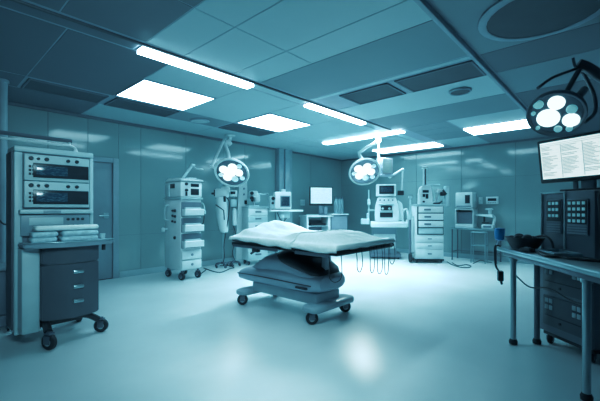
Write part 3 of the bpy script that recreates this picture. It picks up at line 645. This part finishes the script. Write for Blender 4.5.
MB().box(.56, .62, -.1, -.04, .50, .8, .006).build('strut', 'plinth', t); MB().box(.44, .49, .12, .17, .58, .8, .006).build('strut', 'plinth', t)
# sheets
def sheet(x0, x1, y0, y1, top, over, nx, ny, seed):
    """cloth laid over the mattress: over=(left, right, near, far) overhang functions of the running coordinate"""
    m = MB(); rows = []
    for i in range(nx+1):
        u = -over[0]+(x1-x0+over[0]+over[1])*i/nx + x0
        row = []
        for j in range(ny+1):
            xx0 = min(max(u, x0), x1)
            on_, of_ = over[2](xx0), over[3](xx0)
            v = y0-on_+(y1-y0+on_+of_)*j/ny
            yy = min(max(v, y0), y1)
            ex = abs(u-xx0); ey = abs(v-yy)
            z = top(xx0, yy)
            drop = max(ex, ey)
            rip = noise.noise(Vector((xx0*9, yy*9, seed)))*.5+.5
            outx = math.copysign(min(ex, .012)+(.016*rip if ex > .03 else 0), u-xx0) if ex else 0
            outy = math.copysign(min(ey, .012)+(.022*rip if ey > .03 else 0), v-yy) if ey else 0
            row.append(m.bm.verts.new((xx0+outx, yy+outy, z-max(0, drop-.008))))
        rows.append(row)
    for a_, b_ in zip(rows, rows[1:]):
        for k in range(ny): m.bm.faces.new((a_[k], a_[k+1], b_[k+1], b_[k]))
    return m
def g(x, c, s_): return math.exp(-((x-c)/s_)**2)
def folds(x, y, s_): return .014*noise.noise(Vector((x*4+y*2.5, y*7-x*3, s_)))+.009*noise.noise(Vector((x*13+y*7, y*9-x*4, s_+3)))
def top1(x, y):
    ed = min(1, max(0, (min(y+.50, .60-y))/.10)); ed = ed*ed*(3-2*ed)
    el = min(1, max(0, (x+.58)/.16)); el = el*el*(3-2*el)
    h = .165*g(x, -.38, .20)*(.25+.75*g(y, .10, .40)) + .03*g(x, .0, .25)
    k = min(1, max(0, (x-.15)/.3)); k = k*k*(3-2*k); z = .908+ed*el*h+(.35+.65*ed)*folds(x, y, 1)+.012*ed
    return z*(1-k)+(top2(x, y)+.006)*k
def top2(x, y):
    ed = min(1, max(0, (min(y+.50, .60-y))/.12)); ed = ed*ed*(3-2*ed)
    er = min(1, max(0, (1.06-x)/.42)); er = er*er*(3-2*er)
    return .899+ed*er*(.085)*(.7+.3*g(x, .55, .3))+(.3+.7*ed)*folds(x, y, 7)*.8
o = sheet(-.575, .50, -.505, .605, top1, (.035, .0, lambda x: .045+.035*min(1, max(0, (x+.4)/.6))+.006*math.sin(x*17), lambda x: .06), 70, 70, 2).build('drape_sheet', 'cloth', angle=180)
so = o.modifiers.new('thick', 'SOLIDIFY'); so.thickness = .006; so.offset = 1
o.location = (BX, BY, 0); o.rotation_euler = (0, 0, -PI/2); tag(o, 'large white rumpled sheet over the head end of operating table', 'sheet')
o = sheet(.40, 1.065, -.505, .605, top2, (.0, .05, lambda x: .075+.012*math.sin(x*9), lambda x: .05), 50, 70, 5).build('drape_sheet', 'cloth', angle=180)
so = o.modifiers.new('thick', 'SOLIDIFY'); so.thickness = .005; so.offset = 1
o.location = (BX, BY, 0); o.rotation_euler = (0, 0, -PI/2); tag(o, 'smaller white sheet over the foot end of operating table', 'sheet')
# hanging wires at the foot end (local x = 1.07 side), positions in table coordinates
def bl(x, y, z): return Vector((BX+y, BY-x, z))
loops = [((.98, -.52), (1.075, -.45), .56, 'widest dark wire loop hanging from near corner of table foot'),
         ((1.085, -.20), (1.085, -.10), .62, 'left wire loop hanging under the table foot edge'),
         ((1.085, .05), (1.085, .14), .58, 'narrow wire loop second along the table foot edge'),
         ((1.085, .20), (1.085, .31), .55, 'third wire loop along the table foot edge'),
         ((1.085, .36), (1.085, .45), .52, 'deepest wire loop near the far corner of table foot'),
         ((1.085, .48), (1.085, .60), .62, 'last wire loop at the far corner of table foot')]
for (xa, ya), (xb, yb), z, lab in loops:
    o = MB().tube([bl(xa, ya, .845), bl(xa+.012, ya, .75), bl(xa+.012, ya+.005, z+.03), bl((xa+xb)/2+.012, (ya+yb)/2, z-.01), bl(xb+.012, yb-.005, z+.04), bl(xb+.012, yb, .74), bl(xb, yb, .845)], .0038, seg=6).build('hanging_wire', 'cable')
    tag(o, lab, 'wire', 'thin wires hanging from the table foot')
# floor cables
def floor_cable(pxs, label, r=.008):
    pts = []
    for x, y in pxs:
        F = FPX*HCAM/(y-209); pts.append(W(FX(x, F), F, r+.001))
    tag(MB().tube(pts, r, seg=6).build('floor_cable', 'cable'), label, 'cable')
floor_cable([(201, 274), (206, 270), (204, 268.5), (214, 272), (222, 272.5), (230, 269), (234, 268), (229, 266), (220, 266)], 'dark cable looping on the floor beside the tall ventilator trolley')
floor_cable([(447, 262), (452, 265), (460, 267.5), (468, 268), (471, 266.5), (466, 265), (458, 266), (452, 263)], 'dark cable looping on the floor beside the instrument trolley')
floor_cable([(473, 264), (477, 262), (481, 260.5), (486, 262), (492, 263)], 'short dark cable on the floor under the side table', .007)

# ================================================================ RIGHT: WORK TABLE, EQUIPMENT, MONITOR
def rf(R, F, z=0): return W(R, F, z)
ANG = math.atan2(.133, 1)
TO = rf(1.93, 3.5); TR = TC-ANG                       # far left corner of the work table; local y runs away from camera
t = thing('work_table', 'narrow steel work table with round legs at the right edge', 'table', TO, TR)
TL = 1.62; TWd = .33
MB().box(0, TWd, -TL, 0, .845, .885, .012, 3).build('tabletop', 'steel', t)
MB().box(.05, TWd-.04, -TL+.06, -.08, .80, .844, .004).build('apron', 'steeld', t)
for x, y in ((.075, -.235), (.10, -1.2), (TWd-.035, -.20), (TWd-.04, -1.5)):
    l = MB().cyl((x, y, .045), (x, y, .80), .024, seg=20).cyl((x, y, .77), (x, y, .80), .034).build('leg', 'steel' if x < .2 else 'cab', t)
    MB().lathe([(.018, .0), (.034, .004), (.036, .03), (.026, .05), (.0, .05)], (x, y, 0)).build('foot', 'rubber', l)
def tl(x, y, z): return on(TO, TR, x, y, z)
ZT = .886
# basin
t = thing('instrument_basin', 'black flared basin full of dark instruments on the work table', 'basin', tl(.165, -.25, ZT), TR)
MB().lathe([(.085, 0), (.10, .0), (.125, .04), (.155, .10), (.161, .105), (.157, .108), (.142, .095), (.112, .04), (.09, .008), (0, .008)], seg=32).build('bowl', 'black', t)
for k in range(7):
    a_ = k*.9; r = .07+.03*(k % 2)
    MB().ell((r*math.cos(a_), r*math.sin(a_), .085+.008*(k % 3)), (.045, .035, .035)).build('instrument_bundle', 'shelld', t)
MB().tube([(.06, -.05, .11), (.10, -.12, .13), (.12, -.19, .10), (.125, -.22, .03)], .009).build('handle', 'black', t)
# blue canister on a bracket
t = thing('blue_canister', 'blue plastic canister held on a bracket at the work table far end', 'canister', tl(.075, .06, ZT), TR)
MB().lathe([(.028, .05), (.042, .065), (.048, .14), (.048, .165), (.044, .17), (0, .17)], seg=24).build('canister', 'blue', t, label='blue canister')
MB().tube([(0, 0, .055), (-.02, -.02, .02), (-.045, -.06, .0), (-.04, -.11, .0)], .009).tube([(0, 0, .055), (.06, -.03, .045), (.07, -.075, .008)], .007).build('bracket', 'steel', t)
# tray with instruments
t = thing('instrument_tray', 'shallow steel tray behind the coiled cable on the work table', 'tray', tl(.215, -.66, ZT), TR)
MB().box(-.09, .09, -.14, .14, 0, .006).box(-.1, -.09, -.15, .15, 0, .028, .002).box(.09, .1, -.15, .15, 0, .028, .002).box(-.1, .1, -.15, -.14, 0, .028, .002).box(-.1, .1, .14, .15, 0, .028, .002).build('dish', 'steel', t)
t = thing('forceps', 'thin steel forceps lying inside the shallow tray', 'forceps', tl(.215, -.66, ZT+.0065), TR+.3)
MB().tube([(-.01, -.1, .006), (.004, 0, .006), (0, .1, .006)], .004).tube([(.02, -.1, .006), (.006, 0, .006), (.004, .1, .006)], .004).build('blade', 'steeld', t)
MB().lathe([(.012, -.003), (.016, 0), (.012, .003)], (-.016, -.112, .006)).lathe([(.012, -.003), (.016, 0), (.012, .003)], (.028, -.112, .006)).build('ring', 'steeld', t)
o = MB().tube([tl(.10, -.60, ZT+.008), tl(.07, -.72, ZT+.008), tl(.05, -.84, ZT+.008), tl(.12, -.88, ZT+.008), tl(.14, -.95, ZT+.008), tl(.24, -1.05, ZT+.008), tl(.3, -1.1, ZT+.008)], .010).build('coiled_cable', 'cable'); tag(o, 'thick black cable snaking over the work table top', 'cable')
t = thing('hand_control', 'black hand control lying at the start of the thick cable', 'hand control', tl(.07, -.50, ZT), TR+.4)
MB().box(-.035, .035, -.055, .05, 0, .035, .014).build('grip', 'black', t); MB().box(-.015, .015, -.02, .02, .035, .04, .003).build('button', 'grey', t)
# hanging cable bundle at far left end
t = thing('cable_bundle', 'dark cable bundle with plug hanging off the work table far end', 'cable', tl(-.012, -.1, ZT), TR)
MB().tube([(.03, .0, .006), (-.004, .0, .006), (-.012, .0, -.06), (-.01, .0, -.18), (.02, -.02, -.25)], .007).tube([(.03, .03, .006), (-.004, .03, .006), (-.012, .03, -.06), (.0, .03, -.2), (.05, 0, -.27)], .006).build('cord', 'cable', t)
MB().box(0, .05, -.035, .01, -.33, -.23, .012).cyl((.03, -.01, -.33), (.04, -.01, -.36), .01).build('plug', 'black', t)
o = MB().tube([tl(.102, -.215, .64), tl(.106, -.26, .62), tl(.13, -.42, .57), tl(.19, -.6, .60), tl(.2, -.85, .57), tl(.16, -1.08, .60), tl(.132, -1.17, .64)], .006).build('slack_cable', 'cable'); tag(o, 'slack dark cable strung under the work table between its legs', 'cable')

# equipment cabinet
CO = rf(2.27, 3.30); CR = TC-math.radians(83)
t = thing('equipment_cabinet', 'tall slate equipment cabinet with two lit keypads behind the work table', 'cabinet', CO, CR)
# local x: 0 (far) .. .50 (near camera), local y: 0 front .. .5
MB().box(-.03, .50, .02, .55, .85, 1.405, .016).build('upper_case', 'cab', t)
MB().box(-.03, .50, -.005, .03, .12, .85, .03).box(-.0, .48, .03, .53, .10, .85, .012).build('lower_case', 'cab', t)
MB().box(.225, .237, .006, .022, .90, 1.40, .003).build('centre_strip', 'white2', t, label='pale vertical strip')
MB().box(-.03, -.015, .006, .022, .86, 1.40, .003).box(-.03, .237, .006, .022, 1.39, 1.405, .003).build('edge_strip', 'white2', t, label='pale edge strip')
for k, (x0, x1, rows) in enumerate(((.04, .205, 3), (.255, .455, 4))):
    kp = MB().box(x0, x1, .004, .021, 1.03, 1.335, .006).build('keypad', 'greyd', t)
    MB().box(x0+.008, x1-.008, .0, .006, 1.14 if k == 0 else 1.125, 1.328, .004).build('key_panel', 'black', kp)
    n = 3 if k == 0 else 4
    for i in range(n):
        for j in range(rows):
            cx = x0+.045+i*.04 if k == 0 else x0+.035+i*.044; cz = 1.30-j*.055 if k == 0 else 1.30-j*.05
            MB().box(cx-.013, cx+.013, -.006, .001, cz-.013, cz+.013, .003).build('key', 'glow', kp)
    m = MB()
    for j in range(4): m.box(x0+.01, x1-.01, .0, .006, 1.04+j*.022, 1.052+j*.022, .002)
    m.build('louvre', 'grey', kp)
for k, (z0, z1) in enumerate(((.50, .78), (.19, .46))):
    d = MB().box(.03, .45, -.022, -.003, z0, z1, .012).build('drawer', 'drawer', t)
    m = MB()
    for (cx, n) in ((.06, 2), (.34, 2)):
        for i in range(n):
            for j in range(2): m.box(cx+i*.045, cx+.034+i*.045, -.028, -.02, z1-.06-j*.06, z1-.02-j*.06, .004)
    m.build('button', 'white2', d)
    MB().box(.06, .42, -.027, -.02, z0+.09, z0+.10, .002).build('groove', 'black', d)
    MB().lathe([(.012, 0), (.012, .008), (0, .01)], (.22, -.022, z0+.05), RX(PI/2), seg=12).build('lock', 'black', d)
MB().box(-.01, .49, .02, .53, .085, .115, .006).build('base', 'black', t)
for x in (.03, .44):
    for y in (.06, .46): caster(t, x, y, .042, .035, .09, .5)
MB().tube([(.5, .06, 1.38), (.53, .03, 1.34), (.55, .02, 1.2), (.54, .05, 1.0), (.5, .08, .95)], .014).build('hose', 'cable', t)
# monitor on the cabinet
MO = rf(2.53, 3.10, 1.406)
t = thing('display_monitor', 'large bright document monitor tilted on top of the equipment cabinet', 'monitor', MO, TC-math.radians(64))
MB().box(-.16, .16, -.12, .12, 0, .022, .008).build('stand_base', 'black', t); MB().box(-.05, .05, .0, .05, .022, .26, .008).box(-.11, -.08, .0, .03, .022, .14, .004).build('stand_neck', 'grey', t)
sc = MB(); TILT = T(.0, -.04, .295) @ RX(.13) @ RY(-.02)
sc.box(-.37, .37, -.03, .02, -.20, .21, .014, M4=TILT); b = sc.build('bezel', 'black', t)
s2 = MB().box(-.342, .345, -.004, .001, -.160, .185, .002).build('screen', 'scrw', b, label='bright white document screen'); s2.matrix_local = TILT @ T(0, -.031, 0)
m = MB(); rnd = random.Random(7)
for i in range(4):                                     # columns of small print and table rules
    x0 = -.33+i*.17
    for j in range(22):
        if rnd.random() < .12: continue
        m.box(x0, x0+.14*rnd.uniform(.45, 1), -.0055, -.004, .135-j*.0125, .1385-j*.0125)
for z in (.15, .165): m.box(-.335, .338, -.0055, -.004, z, z+.002)
for x in (-.167, .005, .175): m.box(x, x+.003, -.0055, -.004, -.15, .15)
sl = m.build('screen_print', 'print', b); sl.matrix_local = TILT @ T(0, -.031, 0)

# ================================================================ OPERATING LAMPS
def lamp_disc(t, Mx, r, rim, leds, dish='dish'):
    """lamp head: built facing local -Z, then placed with Mx"""
    m = MB().lathe([(0, .10), (r*.45, .10), (r*.80, .06), (r*.97, .015), (r, -.02), (r*.97, -.04), (r*.90, -.035), (r*.87, -.012), (0, -.004)], M4=Mx, seg=40); hd = m.build('lamp_head', rim, t)
    m = MB().lathe([(0, -.010), (r*.86, -.016), (r*.865, -.010), (0, -.004)], M4=Mx, seg=40); m.build('reflector', dish, hd)
    for x, y, a_, e in leds:
        m = MB().lathe([(a_*r, -.012), (a_*r, -.024), (a_*r*.85, -.032), (0, -.034)], M4=Mx @ T(x*r, y*r, -.004), seg=24)
        m.build('led_lens', 'led' if e else 'ledim', hd, label='glowing lens')
    m = MB().lathe([(.022, -.03), (.02, -.10), (.014, -.115), (0, -.115)], M4=Mx, seg=16)
    return hd
def aim(pos, target):
    d = (Vector(target)-Vector(pos)).normalized()
    return T(*pos) @ d.to_track_quat('-Z', 'Y').to_matrix().to_4x4()
def aimn(pos, n):
    d = W(n[0], n[1], n[2]).normalized()
    return T(*pos) @ d.to_track_quat('-Z', 'Y').to_matrix().to_4x4()
def rel(base, v): return Vector(v)-Vector(base)
# --- right foreground lamp
F_ = 2.95; c = W(FX(556, F_), F_, HCAM+96/FPX*F_)
mount = W(3.25, 2.9, HC-.014)
t = thing('operating_lamp', 'large dark-rimmed operating lamp hanging at upper right by the document monitor', 'operating lamp', mount, 0, 'operating lamps')
cl = rel(mount, c); tgt = rel(mount, W(.2, 1.2, 1.15))
Mx = aimn(cl, (-.58, -.57, -.76))
lamp_disc(t, Mx, .212, 'greyd', [(.26, -.12, .40, 1), (-.08, .50, .29, 1), (-.45, -.36, .29, 1), (.50, .56, .18, 0), (-.52, .12, .18, 0), (-.36, -.74, .12, 0), (.0, -.68, .14, 0), (.72, .2, .08, 0), (.66, -.5, .08, 0)])
def L(px, py, F): return rel(mount, W(FX(px, F), F, HCAM+(209-py)/FPX*F))
yk = MB().tube([L(538, 88, 2.9), L(552, 78, 3.0), L(570, 71, 3.1), L(579, 68, 3.15)], .013).tube([L(585, 122, 3.12), L(595, 112, 3.2), L(594, 95, 3.25), L(587, 80, 3.25), L(580, 68, 3.2)], .016).build('yoke', 'lampd', t)
MB().cyl(L(563, 98, 3.0), L(580, 68, 3.15), .022).cyl(L(572, 104, 3.02), L(584, 90, 3.2), .035).build('joint', 'lampd', t)
MB().tube([L(573, 58, 3.15), L(575, 66, 3.15), L(579, 70, 3.15)], .012).tube([L(578, 64, 3.15), L(588, 68, 3.13), L(604, 78, 3.1), L(640, 96, 3.1)], .045, seg=12).build('arm', 'lampd', t)
e_ = L(640, 96, 3.1)
MB().cyl(e_, (e_.x, e_.y, -.02), .04).lathe([(.12, 0), (.12, -.03), (.05, -.06)], (e_.x, e_.y, 0)).build('ceiling_pole', 'lampd', t)

CLUST = [(-.10, .38, .27, 1), (.42, .24, .27, 1), (-.40, .02, .25, 1), (.30, -.28, .27, 1), (.03, .0, .25, 1), (-.12, -.42, .2, 0), (-.55, -.36, .15, 0), (.66, -.12, .13, 0), (-.5, .46, .14, 0)]
# --- middle lamp with box display on the same ceiling mount
F_ = 7.1; c = W(FX(364.5, F_), F_, HCAM+37.5/FPX*F_); Fm = 7.6
mount = W(FX(378.5, Fm), Fm, HC-.014)
t = thing('operating_lamp', 'white operating lamp over the table foot end, with box display alongside', 'operating lamp', mount, 0, 'operating lamps')
lamp_disc(t, aimn(rel(mount, c), (.03, -.78, -.66)), .325, 'white', CLUST)
MB().lathe([(.13, 0), (.13, -.03), (.06, -.07), (.05, -.16), (0, -.16)]).build('ceiling_mount', 'white', t)
MB().ell(L(376, 143, 7.5), (.06, .06, .05)).tube([rel(mount, mount)+Vector((0, 0, -.12)), L(375, 143, 7.5), L(367, 147, 7.4), L(359, 153, 7.3), L(360, 156, 7.25), L(363, 161.5, 7.2)], .035, smooth=0, seg=12).build('arm', 'white', t)
MB().tube([(0, 0, -.1), L(378.5, 165, Fm)], .03, smooth=0).build('drop_tube', 'white2', t)
c2 = L(385.5, 166.5, 7.7)
bx = MB().box(-.14, .16, -.06, .14, -.18, .19, .015, M4=T(*c2) @ RZ(TC+.45)).box(-.2, .2, -.1, .16, -.21, -.19, .006, M4=T(*c2) @ RZ(TC+.45)).build('display_box', 'grey', t, label='grey box display')
s2 = MB().box(-.115, .115, -.004, 0, -.14, .15, .002).build('screen', 'scrx', bx, label='pale lit screen'); s2.matrix_local = T(*c2) @ RZ(TC+.45) @ T(0, -.061, 0)
# --- left lamp
F_ = 7.1; c = W(FX(232, F_), F_, HCAM+36.5/FPX*F_); Fm = 7.55
mount = W(FX(230, Fm), Fm, HC-.014)
t = thing('operating_lamp', 'white operating lamp on folded arm near the left wall', 'operating lamp', mount, 0, 'operating lamps')
lamp_disc(t, aimn(rel(mount, c), (-.04, -.76, -.68)), .355, 'white', CLUST)
MB().lathe([(.11, 0), (.11, -.025), (.05, -.05), (0, -.05)]).cyl((0, 0, -.03), L(229.5, 144, Fm), .035).build('ceiling_mount', 'white', t)
MB().tube([L(230, 144.5, Fm), L(228, 142, 7.5), L(224, 141.5, 7.4)], .06, smooth=0, seg=14).tube([L(224, 142, 7.4), L(226.5, 148, 7.3), L(228.5, 154, 7.25), L(229, 161, 7.2)], .035, seg=12).build('arm', 'white', t)
MB().tube([L(223, 142, 7.35), L(212, 166, 7.1)], .028, smooth=0, seg=12).ell(L(212, 166.5, 7.1), (.045, .045, .035)).tube([L(212, 167, 7.1), L(216, 169, 7.1)], .02, smooth=0).build('side_strut', 'white', t)

# ================================================================ LIGHT
wd = bpy.data.worlds.new('world'); S.world = wd; wd.use_nodes = True
wd.node_tree.nodes['Background'].inputs['Color'].default_value = (.08, .2, .36, 1); wd.node_tree.nodes['Background'].inputs['Strength'].default_value = .05
def area(name, loc, size, power, col=(.72, .95, 1.0), sy=None):
    l = bpy.data.lights.new(name, 'AREA'); l.energy = power; l.color = col; l.size = size
    if sy: l.shape = 'RECTANGLE'; l.size_y = sy; l.spread = 2.0
    o = bpy.data.objects.new(name, l); C.objects.link(o); o.location = loc; return o
LC = (.66, .88, 1.0); KL = .5
for nm, x0, x1, y0, y1, pw in (('panel_lamp', 1.90, 2.94, 4.31, 5.22, 3), ('panel_lamp', 4.0, 5.08, 4.31, 5.22, 18), ('strip_lamp', 1.5, 2.93, 3.44, 3.59, 4), ('strip_lamp', 4.0, 5.6, 3.44, 3.57, 65), ('strip_lamp', 6.58, 6.8, 3.25, 5.28, 100), ('strip_lamp', 8.32, 8.92, 3.25, 4.95, 24), ('strip_lamp', 7.3, 8.0, 1.18, 2.3, 26)):
    area(nm, ((x0+x1)/2, (y0+y1)/2, HC-.085), (x1-x0)*.9, pw*KL, LC, (y1-y0)*.85)
def aimed(o, target): o.rotation_euler = (Vector(target)-o.location).to_track_quat('-Z', 'Y').to_euler()
rl = area('rear_fill', (.3, .5, 2.5), .9, 15, LC); rl.data.spread = 1.4; aimed(rl, (1.5, 4.0, 1.35))  # unseen fill light added to brighten the tower front and table side
for src, tg, pw in ((W(FX(364.5, 7.1), 7.1, 2.0), (3.2, 2.55, .9), 60), (W(FX(232, 7.1), 7.1, 1.98), (3.2, 3.3, .9), 18)):
    l = bpy.data.lights.new('lamp_beam', 'SPOT'); l.energy = pw; l.color = (.75, .95, 1); l.spot_size = .7; l.spot_blend = .8; l.shadow_soft_size = .15
    o = bpy.data.objects.new('lamp_beam', l); C.objects.link(o); d_ = (Vector(tg)-src).normalized(); o.location = src+d_*.22; aimed(o, tg)
l = bpy.data.lights.new('floor_fill', 'SPOT'); l.energy = 235; l.color = LC; l.spot_size = 1.4; l.spot_blend = 1; l.shadow_soft_size = .5  # unseen spot added above the view to brighten the near floor
o = bpy.data.objects.new('floor_fill', l); C.objects.link(o); o.location = (1.55, 1.55, 2.78); aimed(o, (2.2, 2.1, 0))
S.view_settings.view_transform = 'Standard'; S.view_settings.look = 'None'
S.view_settings.use_curve_mapping = True       # cool colour grade: shadows blue, highlights nearly white
cm = S.view_settings.curve_mapping; cm.use_clip = False
for ci, pts in ((0, ((.03, .014), (.115, .048), (.3, .235), (.38, .38), (.52, .60), (.8, .90))), (1, ((.17, .155), (.46, .475), (.6, .64), (.8, .83)))):
    for p_ in pts: cm.curves[ci].points.new(*p_)
cm.update()
S.view_settings.exposure = .06; S.view_settings.gamma = 1
S.cycles.max_bounces = 8; S.cycles.diffuse_bounces = 5
